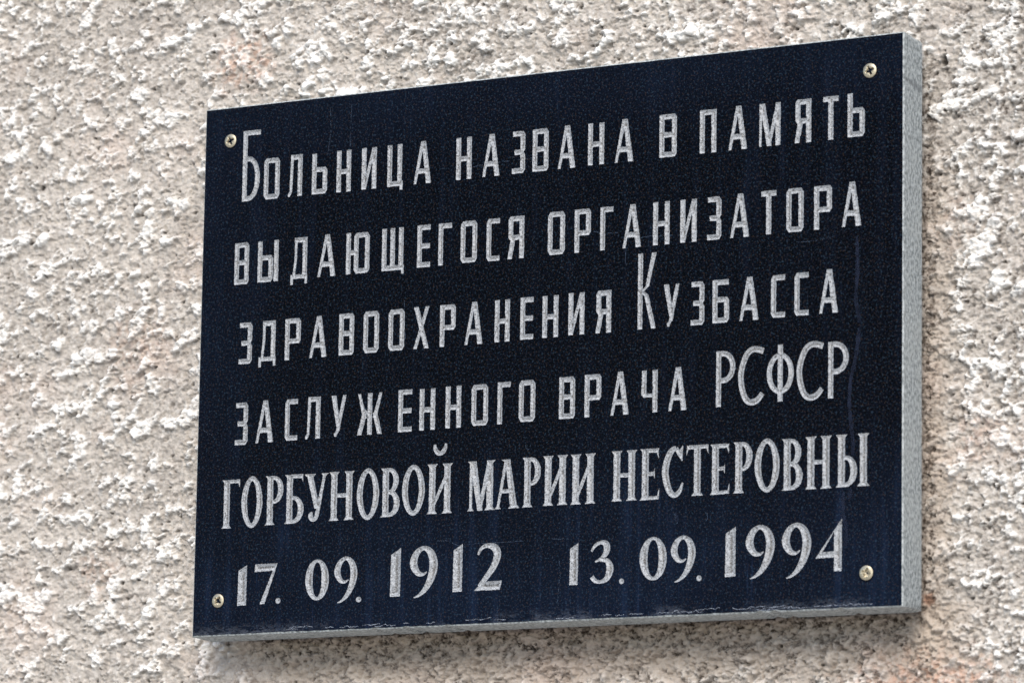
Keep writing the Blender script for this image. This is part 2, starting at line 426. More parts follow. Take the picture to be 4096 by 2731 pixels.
# ------------------------------------------------------------------ glyphs
# each glyph is a list of simple polygons in millimetres, x to the right, y up, whose union is the cut
GLYPHS = [
('БIG',35.9,75.7,16.0,55.4),('о',55.8,75.9,14.3,32.1),('л',78.2,75.6,12.7,32.4),('ь',99.8,75.6,13.8,31.6),('н',122.2,75.9,12.9,32.2),
('и',144.8,75.7,13.2,32.0),('ц',167.8,78.6,13.8,35.1),('а',191.3,75.6,15.4,32.6),('н',228.7,75.5,13.4,32.0),('а',251.6,75.3,15.1,32.2),
('з',277.4,75.1,11.2,31.9),('в',295.0,75.1,13.7,32.0),('а',316.7,75.0,15.0,32.4),('н',342.4,74.5,13.6,31.4),('а',365.0,74.6,15.8,32.2),
('в',402.4,74.1,14.4,31.9),('п',435.9,74.0,13.6,32.0),('а',459.4,73.8,15.4,32.3),('м',484.7,73.5,17.1,31.6),('я',513.2,73.5,13.3,31.8),
('т',536.1,73.4,12.2,31.8),('ь',555.6,73.0,13.6,31.9),('в',30.6,140.5,13.1,32.4),('ы',52.0,140.3,18.9,31.9),('д',82.3,144.4,15.1,36.3),
('а',106.7,140.2,16.3,32.4),('ю',132.4,140.1,20.9,31.8),('щ',164.4,143.1,19.6,35.4),('е',195.7,139.8,11.6,32.3),('г',214.4,139.5,11.6,31.7),
('о',233.9,139.3,14.2,31.6),('с',256.4,139.7,11.3,32.0),('я',274.7,139.5,14.1,32.0),('о',309.2,139.2,14.5,32.2),('р',331.9,139.2,13.7,32.3),
('г',353.6,139.0,10.9,32.0),('а',372.5,139.0,15.6,32.2),('н',397.9,138.9,13.7,31.9),('и',420.5,138.8,13.5,31.7),('з',442.6,138.6,11.6,31.6),
('а',461.4,138.6,15.6,32.1),('т',486.6,138.1,12.2,31.7),('о',507.0,138.2,13.8,31.9),('р',529.2,138.0,14.2,31.6),('а',551.3,137.8,15.5,32.3),
('з',36.6,202.6,11.9,32.0),('д',54.9,206.2,15.4,35.5),('р',78.7,202.3,14.2,31.8),('а',101.1,202.0,15.5,31.7),('в',127.5,202.0,13.5,31.8),
('о',149.4,201.7,13.8,31.7),('о',171.7,201.5,14.1,31.4),('х',194.0,201.6,13.5,31.8),('р',217.0,201.4,13.7,31.5),('а',238.7,201.5,15.7,32.0),
('н',264.7,201.3,12.9,31.6),('е',286.7,200.9,11.1,31.5),('н',305.6,200.8,13.5,31.2),('и',327.7,200.4,13.5,31.3),('я',350.6,200.6,13.1,31.5),
('КIG',385.7,200.1,15.3,56.0),('у',407.5,199.8,12.8,31.1),('з',429.8,200.3,11.1,31.9),('б',447.6,200.0,13.5,31.5),('а',469.5,199.8,15.6,31.7),
('с',495.1,199.4,11.2,30.9),('с',513.9,199.3,11.3,31.1),('а',533.6,199.1,15.1,31.6),('з',35.0,265.2,11.5,32.6),('а',53.9,264.6,16.1,32.4),
('с',80.5,264.4,11.3,31.7),('л',99.1,264.3,13.2,32.1),('у',122.2,263.8,13.3,31.4),('ж',145.5,264.0,22.2,31.6),('е',181.8,263.7,12.1,31.9),
('н',200.5,263.5,13.7,31.2),('н',223.3,263.2,13.5,31.4),('о',245.8,262.8,14.3,30.7),('г',268.2,262.8,11.2,31.2),('о',286.6,262.3,13.9,30.8),
('в',320.8,262.2,13.4,31.0),('р',342.3,262.1,13.9,31.3),('а',364.1,262.1,15.2,31.8),('ч',389.6,261.9,13.4,31.1),('а',412.1,261.7,14.9,31.7),
('РBG',451.1,261.3,15.6,40.6),('СBG',468.9,261.6,20.7,42.7),('ФBG',492.0,260.3,21.7,41.0),('СBG',515.8,261.1,21.4,42.6),('РBG',541.1,260.6,16.2,40.6),
('Г',24.4,328.8,16.4,37.1),('О',42.5,329.6,19.2,39.8),('Р',64.2,328.1,16.4,37.4),('Б',81.8,327.9,17.4,37.3),('У',99.4,327.0,21.8,35.9),
('Н',121.7,327.6,22.6,36.9),('О',146.6,328.6,19.7,39.2),('В',167.6,327.1,17.1,36.8),('О',186.5,327.3,19.9,38.4),('И',208.3,326.8,22.3,37.2),
('breve',212.9,283.4,12.6,9.2),('М',243.5,326.3,23.9,37.0),('А',267.3,326.0,21.2,36.5),('Р',290.5,325.9,15.7,36.8),('И',307.9,325.6,21.3,36.7),
('И',331.2,325.9,21.4,36.8),('Н',365.5,325.3,21.5,36.7),('Е',389.2,325.7,16.3,37.3),('С',407.6,325.2,17.6,38.3),('Т',427.2,324.6,18.4,36.7),
('Е',446.6,324.6,16.2,36.4),('Р',465.6,324.5,15.5,36.7),('О',482.8,325.2,20.0,38.9),('В',504.4,324.5,16.9,36.8),('Н',523.1,324.7,21.2,37.5),
('Ы',547.2,324.5,27.2,37.4),('1',41.0,388.5,8.1,30.6),('7',56.1,388.0,20.7,30.4),('.',75.7,388.3,4.5,4.3),('0',102.2,387.2,21.1,31.0),
('9',127.7,390.2,20.9,34.9),('.',147.7,390.1,4.8,4.1),('1',177.7,387.2,8.9,36.2),('9',194.3,389.0,24.8,38.4),('1',232.1,385.8,8.2,35.5),
('2',250.9,385.6,23.4,34.9),('1',331.6,384.9,7.1,30.7),('3',348.0,384.9,20.4,31.9),('.',373.0,385.8,4.1,4.0),('0',389.8,384.2,22.3,31.5),
('9',415.1,386.6,20.6,33.6),('.',436.5,386.3,4.2,4.1),('1',459.6,384.3,8.4,35.7),('9',475.7,386.7,23.8,38.3),('9',504.7,387.6,23.7,39.4),
('4',531.6,383.9,20.8,37.0),]

S, B = 4.05, 3.85                  # stem and bar of the narrow sans letters
def rect(x0, y0, x1, y1): return [(x0, y0), (x1, y0), (x1, y1), (x0, y1)]
def slant(xa, ya, xb, yb, wa, wb=None):
    wb = wa if wb is None else wb
    return [(xa, ya), (xa + wa, ya), (xb + wb, yb), (xb, yb)]
def ring(outer, inner):
    n = len(outer); out = []
    for i in range(n):
        j = (i + 1) % n
        p = [outer[i], outer[j], inner[j], inner[i]]
        q = [p[0]]
        for a in p[1:]:
            if abs(a[0] - q[-1][0]) + abs(a[1] - q[-1][1]) > 1e-6: q.append(a)
        if len(q) > 2: out.append(q)
    return out
def octo(x0, y0, x1, y1, s, b, c=(1.9, 1.9, 1.9, 1.9), sl=None):
    """ring with chamfered corners (bl, br, tr, tl) round a square-cornered counter"""
    sl = s if sl is None else sl
    k = [max(z, 0.01) for z in c]
    o = [(x0 + k[0], y0), (x1 - k[1], y0), (x1, y0 + k[1] * 1.5), (x1, y1 - k[2] * 1.5), (x1 - k[2], y1), (x0 + k[3], y1), (x0, y1 - k[3] * 1.5), (x0, y0 + k[0] * 1.5)]
    i = [(x0 + sl, y0 + b), (x1 - s, y0 + b), (x1 - s, y0 + b), (x1 - s, y1 - b), (x1 - s, y1 - b), (x0 + sl, y1 - b), (x0 + sl, y1 - b), (x0 + sl, y0 + b)]
    return ring(o, i)
def ell(cx, cy, rx, ry, n=30, pw=2.0, ph=0.0):
    out = []
    for k in range(n):
        a = 2 * math.pi * (k + ph) / n; c, s = math.cos(a), math.sin(a)
        out.append((cx + rx * math.copysign(abs(c) ** (2 / pw), c), cy + ry * math.copysign(abs(s) ** (2 / pw), s)))
    return out
def stroke(pts, sub=6):
    """variable-width brush stroke through (x, y, width) points"""
    P_ = np.array(pts, float); n = len(P_)
    if sub > 1:
        Q = []
        for i in range(n - 1):
            p0 = P_[max(i - 1, 0)]; p1 = P_[i]; p2 = P_[i + 1]; p3 = P_[min(i + 2, n - 1)]
            for k in range(sub):
                t = k / sub
                Q.append(0.5 * ((2 * p1) + (-p0 + p2) * t + (2 * p0 - 5 * p1 + 4 * p2 - p3) * t * t + (-p0 + 3 * p1 - 3 * p2 + p3) * t ** 3))
        Q.append(P_[-1]); P_ = np.array(Q)
    d = np.gradient(P_[:, :2], axis=0); d /= np.linalg.norm(d, axis=1)[:, None] + 1e-9
    nrm = np.stack([-d[:, 1], d[:, 0]], 1) * np.maximum(P_[:, 2:3], 0.25) / 2
    L = P_[:, :2] + nrm; Rr = P_[:, :2] - nrm
    return [[tuple(L[i]), tuple(Rr[i]), tuple(Rr[i + 1]), tuple(L[i + 1])] for i in range(len(P_) - 1)]
def bowl(x0, y0, x1, y1, s, b, n=8):
    """half ring bulging right from a stem: arms b thick, belly s thick"""
    out = []; cy = (y0 + y1) / 2; ry = (y1 - y0) / 2
    xs_ = x0 + (x1 - x0) * 0.28
    o = [(x0, y0)] + [(xs_ + (x1 - xs_) * math.cos(a), cy + ry * math.sin(a)) for a in np.linspace(-math.pi / 2, math.pi / 2, n)] + [(x0, y1)]
    i = [(x0, y0 + b)] + [(xs_ + (x1 - s - xs_) * math.cos(a), cy + (ry - b) * math.sin(a)) for a in np.linspace(-math.pi / 2, math.pi / 2, n)] + [(x0, y1 - b)]
    for k in range(len(o) - 1): out.append([o[k], o[k + 1], i[k + 1], i[k]])
    return out
def foot(x, s, y=0.0, up=1, e=1.75, hgt=2.3):
    """bracketed serif under (up=1) or over (up=-1) a stem"""
    return [(x - e, y), (x + s + e, y), (x + s + e * 0.75, y + up * 0.55), (x + s, y + up * hgt), (x, y + up * hgt), (x - e * 0.75, y + up * 0.55)]

def sans(c, w, h):
    m = h
    if c == 'о': return octo(0, 0, w, h, S, B)
    if c == 'л': return [rect(w - S, 0, w, h), rect(2.2, h - B, w, h), slant(1.4, h * 0.12, 2.2, h, 2.3, 2.6), [(0, 0), (1.6, 0), (3.7, h * 0.12), (1.4, h * 0.12), (0.0, h * 0.07)]]
    if c == 'ь': return [rect(0, 0, S, h)] + octo(0, 0, w, h * 0.66, S, B, (0.4, 1.7, 1.7, 0))
    if c == 'б': return [rect(0, 0, S, h), rect(0, h - B, w * 0.97, h)] + octo(0, 0, w, h * 0.60, S, B, (0.4, 1.7, 1.7, 0))
    if c == 'н': return [rect(0, 0, S, h), rect(w - S, 0, w, h), rect(S * 0.5, h * 0.43, w - S * 0.5, h * 0.43 + B)]
    if c == 'и': return [rect(0, 0, S, h), rect(w - S, 0, w, h), slant(S * 0.25, 0, w - S * 0.95, h, 2.7, 2.7)]
    if c == 'ц':
        t = 3.0
        return [rect(0, t, S, h), rect(w - S - 0.8, t, w - 0.8, h), rect(0, t, w, t + B), rect(w - 2.6, 0, w, t + B)]
    if c == 'щ':
        t = 3.0; k = (w - 3.4 * 0 - S) / 2 - 0.3
        return [rect(0, t, S, h), rect(k, t, k + S, h), rect(w - S - 0.6, t, w - 0.6, h), rect(0.0, t, w, t + B), rect(w - 2.3, 0, w, t + B)]
    if c == 'а':
        ap = w * 0.44
        return [slant(0, 0, ap - 0.6, h, 2.4, 3.0), slant(w - S - 0.4, 0, ap - 0.2, h, S + 0.4, S - 0.3), [(w * 0.16, h * 0.235), (w * 0.80, h * 0.235), (w * 0.76, h * 0.235 + 3.9), (w * 0.22, h * 0.235 + 3.9)]]
    if c == 'з':
        k = 1.8; md = h * 0.50
        return [[(0.4, h - B), (0.4, h), (w - k, h), (w, h - k * 1.5), (w, md + 2.2), (w - 1.5, md), (w - S - 0.6, md - 1), (w - S, md + 2), (w - S, h - B)],
                [(0, 0), (w - k, 0), (w, k * 1.5), (w, md - 2.2), (w - 1.5, md), (w - S - 0.6, md + 1), (w - S, md - 2), (w - S, B), (0, B)],
                rect(w * 0.18, md - B / 2, w - 1.4, md + B / 2)]
    if c == 'в':
        k = 1.6; md = h * 0.52
        return octo(0, 0, w, md + B / 2, S, B, (0.2, 1.5, 1.6, 0)) + octo(0, md - B / 2, w, h, S, B, (0, 1.6, 1.6, 0.2))
    if c == 'п': return [rect(0, 0, S, h), rect(w - S, 0, w, h), rect(0, h - B, w, h)]
    if c == 'м':
        return [slant(0, 0, 0, h, 1.7, 2.5), rect(w - S, 0, w, h), slant(w * 0.36, 0, 0.2, h, 3.9, 4.2), slant(w * 0.36, 0, w - S + 0.6, h, 2.8, 3.0)]
    if c == 'я':
        return [rect(w - S, 0, w, h)] + octo(0.6, h * 0.44, w, h, S, B, (1.6, 0, 0, 1.6)) + [slant(0, 0, 2.8, h * 0.50, S * 0.9, S)]
    if c == 'т': return [rect(0, h - B, w, h), rect(w * 0.5 - S * 0.5, 0, w * 0.5 + S * 0.5, h)]
    if c == 'ы':
        bw = w - S - 0.9
        return [rect(0, 0, S, h), rect(w - S, 0, w, h)] + octo(0, 0, bw, h * 0.65, S, B, (0.4, 1.7, 1.7, 0))
    if c == 'д':
        t = 4.4
        return [rect(w - S - 0.4, t, w - 0.4, h), rect(w * 0.22, h - B, w - 0.4, h), slant(1.6, t, w * 0.22, h * 0.55, 2.2, 2.2), slant(w * 0.22, h * 0.55 - 0.4, w * 0.24, h, 2.2, 2.4),
                rect(0, t, w, t + 3.3), rect(0, 0, 2.2, t + 2), rect(w - 2.2, 0.4, w, t + 2)]
    if c == 'ю':
        return [rect(0, 0, S, h), rect(S * 0.6, h * 0.46, w * 0.42, h * 0.46 + 3.6)] + octo(w * 0.335, 0, w, h * 0.985, S, B)
    if c == 'е': return [rect(0, 0, S, h), rect(0, 0, w, B), rect(0, h - B, w, h), rect(0, h * 0.44, w * 0.97, h * 0.44 + B)]
    if c == 'г': return [rect(0, 0, S, h), rect(0, h - B, w, h)]
    if c == 'с':
        k = 1.8
        return [[(k, 0), (w, 0), (w, B), (S, B), (S, h - B), (w, h - B), (w, h), (k, h), (0, h - k * 1.5), (0, k * 1.5)]]
    if c == 'р': return [rect(0, 0, S, h)] + octo(0, h * 0.39, w, h, S, B, (0, 1.6, 1.6, 0.2))
    if c == 'х':
        return [slant(w - S, 0, 0, h, S, S), slant(0, 0, w - 3.2, h, 2.9, 3.2)]
    if c == 'у': return [slant(w * 0.36, h * 0.24, 0, h, S * 0.9, S), slant(w * 0.34, h * 0.13, w - 3.0, h, 2.9, 3.0), [(w * 0.24, 0), (w * 0.36, 0.0), (w * 0.55, h * 0.15), (w * 0.36, h * 0.16), (w * 0.32, h * 0.12), (w * 0.20, h * 0.08)]]
    if c == 'ж':
        mx = w * 0.5; s = 4.0
        return [rect(mx - s / 2, 0, mx + s / 2, h), slant(0, 0, w * 0.20, h * 0.52, S, S), slant(w * 0.22, h * 0.40, w * 0.02, h, 3.6, 2.4), [(w * 0.20, h * 0.50), (w * 0.34, h * 0.55), (mx, h * 0.38), (mx, h * 0.50), (w * 0.30, h * 0.62)],
                [(w - a, b_) for a, b_ in slant(0, 0, w * 0.20, h * 0.52, S, S)][::-1], [(w - a, b_) for a, b_ in slant(w * 0.22, h * 0.40, w * 0.02, h, 3.6, 2.4)][::-1]]
    if c == 'ч':
        return [rect(w - S, 0, w, h), [(0.6, h), (S + 0.4, h), (S, h * 0.45), (w - S * 0.5, h * 0.45), (w - S * 0.5, h * 0.36), (2.2, h * 0.36), (0, h * 0.43)]]
    if c == 'БIG':
        return [rect(0, 0, S, h), rect(0, h - 3.8, w, h)] + bowl(S * 0.4, 0, w, h * 0.635, 4.3, 3.9, 12)
    if c == 'КIG':
        s = 3.9
        return [rect(0.2, 0, s + 0.2, h), slant(w * 0.42, h * 0.56, w - 3.6, h, 3.0, 3.6), [(s * 0.6, h * 0.50), (w * 0.42, h * 0.56), (w * 0.42 + 3.0, h * 0.565), (w * 0.40, h * 0.51), (s * 0.7, h * 0.475)],
                [(s * 0.6, h * 0.51), (w * 0.42, h * 0.485), (w * 0.56, h * 0.455), (w * 0.36, h * 0.44), (s * 0.6, h * 0.47)], slant(w - 3.9, 0, w * 0.36, h * 0.45, 3.9, 3.4)]
    if c == 'РBG': return [rect(0, 0, 4.0, h)] + bowl(2.0, h * 0.42, w, h, 4.2, 3.9, 12)
    if c == 'СBG':
        s = 4.4
        return stroke([(w - 0.3, h * 0.905, s), (w * 0.62, h * 0.950, s), (w * 0.33, h * 0.86, s), (w * 0.13, h * 0.60, s), (w * 0.13, h * 0.36, s), (w * 0.28, h * 0.13, s), (w * 0.50, h * 0.05, s), (w * 0.76, h * 0.085, s), (w * 0.95, h * 0.19, s * 0.8)])
    if c == 'ФBG':
        o = ell(w / 2, h * 0.495, w / 2, h * 0.365); i = ell(w / 2, h * 0.495, w / 2 - 4.1, h * 0.365 - 3.6)
        return ring(o, i) + [rect(w * 0.5 - 2.0, 0, w * 0.5 + 2.0, h)]
    return None

def serif(c, w, h):
    s = 5.4; b = 2.7; e = 1.7
    if c == 'Г':
        x = 1.9
        return [rect(x, 0, x + s, h - 0.3), foot(x, s), [(x - e, h), (x, h - 1.8), (x, h - b), (w - 0.6, h - b), (w, h - b), (w, h)], [(w - 1.7, h - b), (w, h - b), (w - 0.15, h - 6.2)]]
    if c == 'О':
        return ring(ell(w / 2, h / 2, w / 2, h / 2, 32, 1.9), ell(w / 2, h / 2, w / 2 - 5.1, h / 2 - 3.6, 32, 1.8))
    if c == 'Р':
        x = 1.7
        return [rect(x, 0, x + s, h - 1), foot(x, s), [(x - e, h), (x, h - 1.8), (x + s, h - 1.8), (x + s, h)]] + bowl(x + s * 0.5, h * 0.43, w, h, 4.9, 3.0, 12)
    if c == 'Б':
        x = 1.8
        return [rect(x, 0, x + s, h), [(x - e, 0), (x, 2.0), (x + s, 2.0), (x + s, 0)], [(x - e, h), (x, h - 1.9), (x, h - 2.9), (w - 1.2, h - 2.9), (w - 0.9, h)], [(w - 2.6, h - 2.9), (w - 1.15, h - 2.9), (w - 1.0, h - 6.2)]] + bowl(x + s * 0.5, 0, w, h * 0.56, 5.2, 2.9, 12)
    if c == 'У':
        return [slant(w * 0.44, h * 0.26, w * 0.10, h - 0.9, 4.6, 5.4), slant(w * 0.46, h * 0.10, w - 5.0, h - 0.9, 3.4, 2.5), [(0, h), (w * 0.08, h - 1.8), (w * 0.40, h - 1.8), (w * 0.46, h)], [(w * 0.70, h), (w - 5.0, h - 1.8), (w - 2.4, h - 1.8), (w, h)]] + stroke([(w * 0.56, h * 0.20, 3.6), (w * 0.51, h * 0.08, 3.4), (w * 0.42, h * 0.035, 3.2), (w * 0.31, h * 0.06, 3.8), (w * 0.29, h * 0.13, 4.2), (w * 0.345, h * 0.19, 1.2)])
    if c in 'НИ':
        x = 1.9; x2 = w - s - 1.9
        out = [rect(x, 0, x + s, h), rect(x2, 0, x2 + s, h), foot(x, s), foot(x, s, h, -1), foot(x2, s), foot(x2, s, h, -1)]
        if c == 'Н': out.append(rect(x + s * 0.5, h * 0.47, x2 + s * 0.5, h * 0.47 + 3.0))
        else: out.append(slant(x + s * 0.55, h * 0.19, x2 - 0.2, h * 0.74, 2.9, 2.9))
        return out
    if c == 'Ы':
        x = 2.0; x2 = w - s - 2.6; bw = 17.0
        return [rect(x, 0, x + s, h), rect(x2, 0, x2 + s, h), foot(x2, s, e=2.1), foot(x2, s, h, -1, e=1.9), foot(x, s, h, -1), [(x - e, 0), (x, 2.0), (x + s, 2.0), (x + s, 0)]] + bowl(x + s * 0.5, 0, bw, h * 0.60, 5.2, 3.1, 12)
    if c == 'В':
        x = 1.8
        return [rect(x, 0, x + s, h), [(x - e, 0), (x, 2.0), (x + s, 2.0), (x + s, 0)], [(x - e, h), (x, h - 1.9), (x + s, h - 1.9), (x + s, h)]] + bowl(x + s * 0.5, 0, w, h * 0.545, 5.2, 3.0, 10) + bowl(x + s * 0.5, h * 0.47, w - 1.2, h, 4.7, 2.9, 10)
    if c == 'М':
        x2 = w - s - 1.9
        return [slant(1.8, 0, 1.9, h, 2.4, 2.6), foot(1.8, 2.4, e=1.6), rect(x2, 0, x2 + s, h), foot(x2, s), slant(w * 0.37, 0, 1.9, h, 4.4, 5.6), slant(w * 0.38, 0, x2 + 0.6, h, 3.2, 3.4), [(0, h), (1.9, h - 2), (7.0, h - 2), (7.6, h)], [(x2 + 0.4, h), (x2 + s * 0.4, h - 1.8), (x2 + s, h - 1.8), (w, h)]]
    if c == 'А':
        ap = w * 0.38
        return [slant(1.3, 0, ap, h, 2.3, 2.6), foot(1.3, 2.3, e=1.6, hgt=1.7), slant(w - s - 2.4, 0, ap + 0.2, h, s + 0.3, 4.4), foot(w - s - 2.4, s + 0.3, e=1.9), [(ap - 3.0, h), (ap, h - 1.7), (ap + 4.6, h - 1.7), (ap + 4.5, h)], rect(w * 0.24, h * 0.315, w * 0.68, h * 0.315 + 3.0)]
    if c == 'Е':
        x = 1.8
        return [rect(x, 0, x + s, h), [(x - e, 0), (x, 2.4), (w - 0.4, 2.7), (w - 0.4, 0.2)], [(w - 1.8, 2.7), (w - 0.4, 2.7), (w - 0.2, 8.4)], [(x - e, h), (x, h - 1.9), (x, h - 2.9), (w - 1.2, h - 2.9), (w - 0.6, h)], [(w - 2.4, h - 2.9), (w - 0.9, h - 2.9), (w - 0.8, h - 7.4)],
                rect(x + s * 0.5, h * 0.475, w - 4.3, h * 0.475 + 2.7), [(w - 5.2, h * 0.50), (w - 4.2, h * 0.405), (w - 4.0, h * 0.62), (w - 4.6, h * 0.57)]]
    if c == 'С':
        return stroke([(w * 0.93, h * 0.70, 0.8), (w * 0.80, h * 0.82, 2.8), (w * 0.62, h * 0.935, 3.4), (w * 0.36, h * 0.85, 4.8), (w * 0.165, h * 0.60, 5.3), (w * 0.165, h * 0.40, 5.3), (w * 0.34, h * 0.14, 4.8), (w * 0.58, h * 0.05, 3.8), (w * 0.82, h * 0.12, 3.2), (w * 0.96, h * 0.28, 1.2)]) + [[(w * 0.80, h * 0.88), (w * 0.93, h * 0.98), (w * 0.97, h * 0.98), (w * 0.93, h * 0.68), (w * 0.84, h * 0.79)]]
    if c == 'Т':
        x = w / 2 - s / 2
        return [rect(x, 0, x + s, h), foot(x, s, e=2.0), rect(0.7, h - 2.8, w - 0.5, h), [(0.2, h - 7.6), (0.6, h), (1.9, h - 2.8)], [(w - 0.2, h - 6.6), (w - 1.8, h - 2.8), (w - 0.3, h)]]
    if c == 'breve':
        return stroke([(w * 0.14, h * 0.93, 2.0), (w * 0.16, h * 0.60, 3.2), (w * 0.32, h * 0.27, 3.6), (w * 0.52, h * 0.18, 3.2), (w * 0.72, h * 0.32, 3.6), (w * 0.87, h * 0.66, 3.0), (w * 0.90, h * 0.97, 1.6)])
    # figures
    if c == '1': return [[(0, 0), (w * 0.98, 0.2), (w, h), (w * 0.05, h * 0.87)]]
    if c == '7': return [[(0, h * 0.81), (w * 0.03, h), (w, h), (w * 0.47, 0), (w * 0.26, 0), (w * 0.80, h * 0.82)]]
    if c == '.': return [ell(w / 2, h / 2, w / 2, h / 2, 16)]
    if c == '0': return ring(ell(w / 2, h / 2, w / 2, h / 2, 32, 2.0), ell(w / 2, h / 2 + 0.2, w / 2 - 6.5, h / 2 - 2.4, 32, 2.1))
    if c == '9':
        return stroke([(w * 0.62, h * 0.50, 0.8), (w * 0.47, h * 0.455, w * 0.10), (w * 0.28, h * 0.50, w * 0.19), (w * 0.145, h * 0.67, w * 0.26), (w * 0.25, h * 0.87, w * 0.20), (w * 0.50, h * 0.965, w * 0.13), (w * 0.74, h * 0.87, w * 0.23), (w * 0.85, h * 0.66, w * 0.29), (w * 0.79, h * 0.42, w * 0.26), (w * 0.60, h * 0.19, w * 0.18), (w * 0.36, h * 0.055, w * 0.09), (w * 0.17, h * 0.01, w * 0.03)])
    if c == '2':
        return stroke([(w * 0.12, h * 0.76, w * 0.07), (w * 0.24, h * 0.89, w * 0.11), (w * 0.46, h * 0.945, w * 0.14), (w * 0.73, h * 0.89, w * 0.24), (w * 0.83, h * 0.74, w * 0.26), (w * 0.70, h * 0.50, w * 0.22), (w * 0.44, h * 0.28, w * 0.18), (w * 0.18, h * 0.08, w * 0.15)]) + [[(0, 0), (w * 0.93, 0), (w, h * 0.19), (w * 0.30, h * 0.18)]]
    if c == '3':
        return stroke([(w * 0.09, h * 0.75, w * 0.07), (w * 0.24, h * 0.88, w * 0.12), (w * 0.47, h * 0.945, w * 0.13), (w * 0.68, h * 0.90, w * 0.24), (w * 0.71, h * 0.75, w * 0.25), (w * 0.54, h * 0.60, w * 0.14), (w * 0.24, h * 0.505, w * 0.05)]) + \
            stroke([(w * 0.45, h * 0.54, w * 0.10), (w * 0.72, h * 0.52, w * 0.18), (w * 0.85, h * 0.35, w * 0.29), (w * 0.74, h * 0.13, w * 0.22), (w * 0.48, h * 0.045, w * 0.12), (w * 0.24, h * 0.08, w * 0.16), (w * 0.11, h * 0.17, w * 0.18)])
    if c == '4':
        return [[(0, h * 0.26), (w, h), (w * 0.71, h * 0.76), (w * 0.26, h * 0.375)], [(0, h * 0.26), (w * 0.26, h * 0.375), (w * 0.74, h * 0.39), (w * 0.74, h * 0.27)], [(w * 0.71, 0), (w, 0), (w, h), (w * 0.71, h * 0.76)]]
    return None

# ------------------------------------------------------------------ cut letters
rng = np.random.RandomState(7)
def seg_dist(pt, A, Bp):
    """distance of every point to its nearest segment"""
    out = np.full(len(pt), 1e9)
    d = Bp - A; L = (d ** 2).sum(1) + 1e-12
    for s0 in range(0, len(pt), 400):
        q = pt[s0:s0 + 400][:, None, :] - A[None]
        t = np.clip((q * d[None]).sum(2) / L[None], 0, 1)
        r = q - t[..., None] * d[None]
        out[s0:s0 + 400] = np.sqrt((r ** 2).sum(2).min(1))
    return out
def area(p):
    return sum(p[i][0] * p[(i + 1) % len(p)][1] - p[(i + 1) % len(p)][0] * p[i][1] for i in range(len(p))) / 2
def union_boundary(polys):
    verts, faces = [], []
    for p in polys:
        if abs(area(p)) < 1e-3: continue
        if area(p) < 0: p = p[::-1]
        k = len(verts); verts += [Vector((a, b)) for a, b in p]; faces.append(list(range(k, k + len(p))))
    vo, eo, fo, _, _, of = delaunay_2d_cdt(verts, [], faces, 1, 1e-4)
    fo = [f for f, q in zip(fo, of) if len(q)]
    cnt = {}
    for f in fo:
        for i in range(len(f)):
            e = (f[i], f[(i + 1) % len(f)]); key = (min(e), max(e)); cnt[key] = cnt.get(key, 0) + 1
    ed = [k for k, c in cnt.items() if c == 1]
    return np.array([[v.x, v.y] for v in vo]), ed, fo
def tri_faces(fo, vo):
    out = []
    for f in fo:
        for i in range(1, len(f) - 1): out.append((f[0], f[i], f[i + 1]))
    return out
def in_poly(pt, A, Bp):
    """even-odd test against a soup of closed boundary edges"""
    ins = np.zeros(len(pt), bool)
    for s0 in range(0, len(pt), 2000):
        q = pt[s0:s0 + 2000]
        y1 = A[None, :, 1]; y2 = Bp[None, :, 1]; x1 = A[None, :, 0]; x2 = Bp[None, :, 0]
        py = q[:, 1:2]; px = q[:, 0:1]
        c = (y1 > py) != (y2 > py)
        with np.errstate(divide='ignore', invalid='ignore'):
            xi = x1 + (py - y1) * (x2 - x1) / (y2 - y1)
        ins[s0:s0 + 2000] = (np.logical_and(c, px < xi).sum(1) % 2) == 1
    return ins

plaque = bpy.data.objects.new('memorial_plaque', None)
plaque.empty_display_size = 0.05
plaque.location = (W / 2, T, Z0 - H)
COL.objects.link(plaque)
plaque['label'] = 'black granite memorial plaque with engraved Cyrillic text screwed to the rough plaster wall'
plaque['category'] = 'plaque'

def child(name, me, mats, parent=plaque):
    o = bpy.data.objects.new(name, me)
    for m in (mats if isinstance(mats, list) else [mats]): me.materials.append(m)
    COL.objects.link(o)
    o.parent = parent
    return o

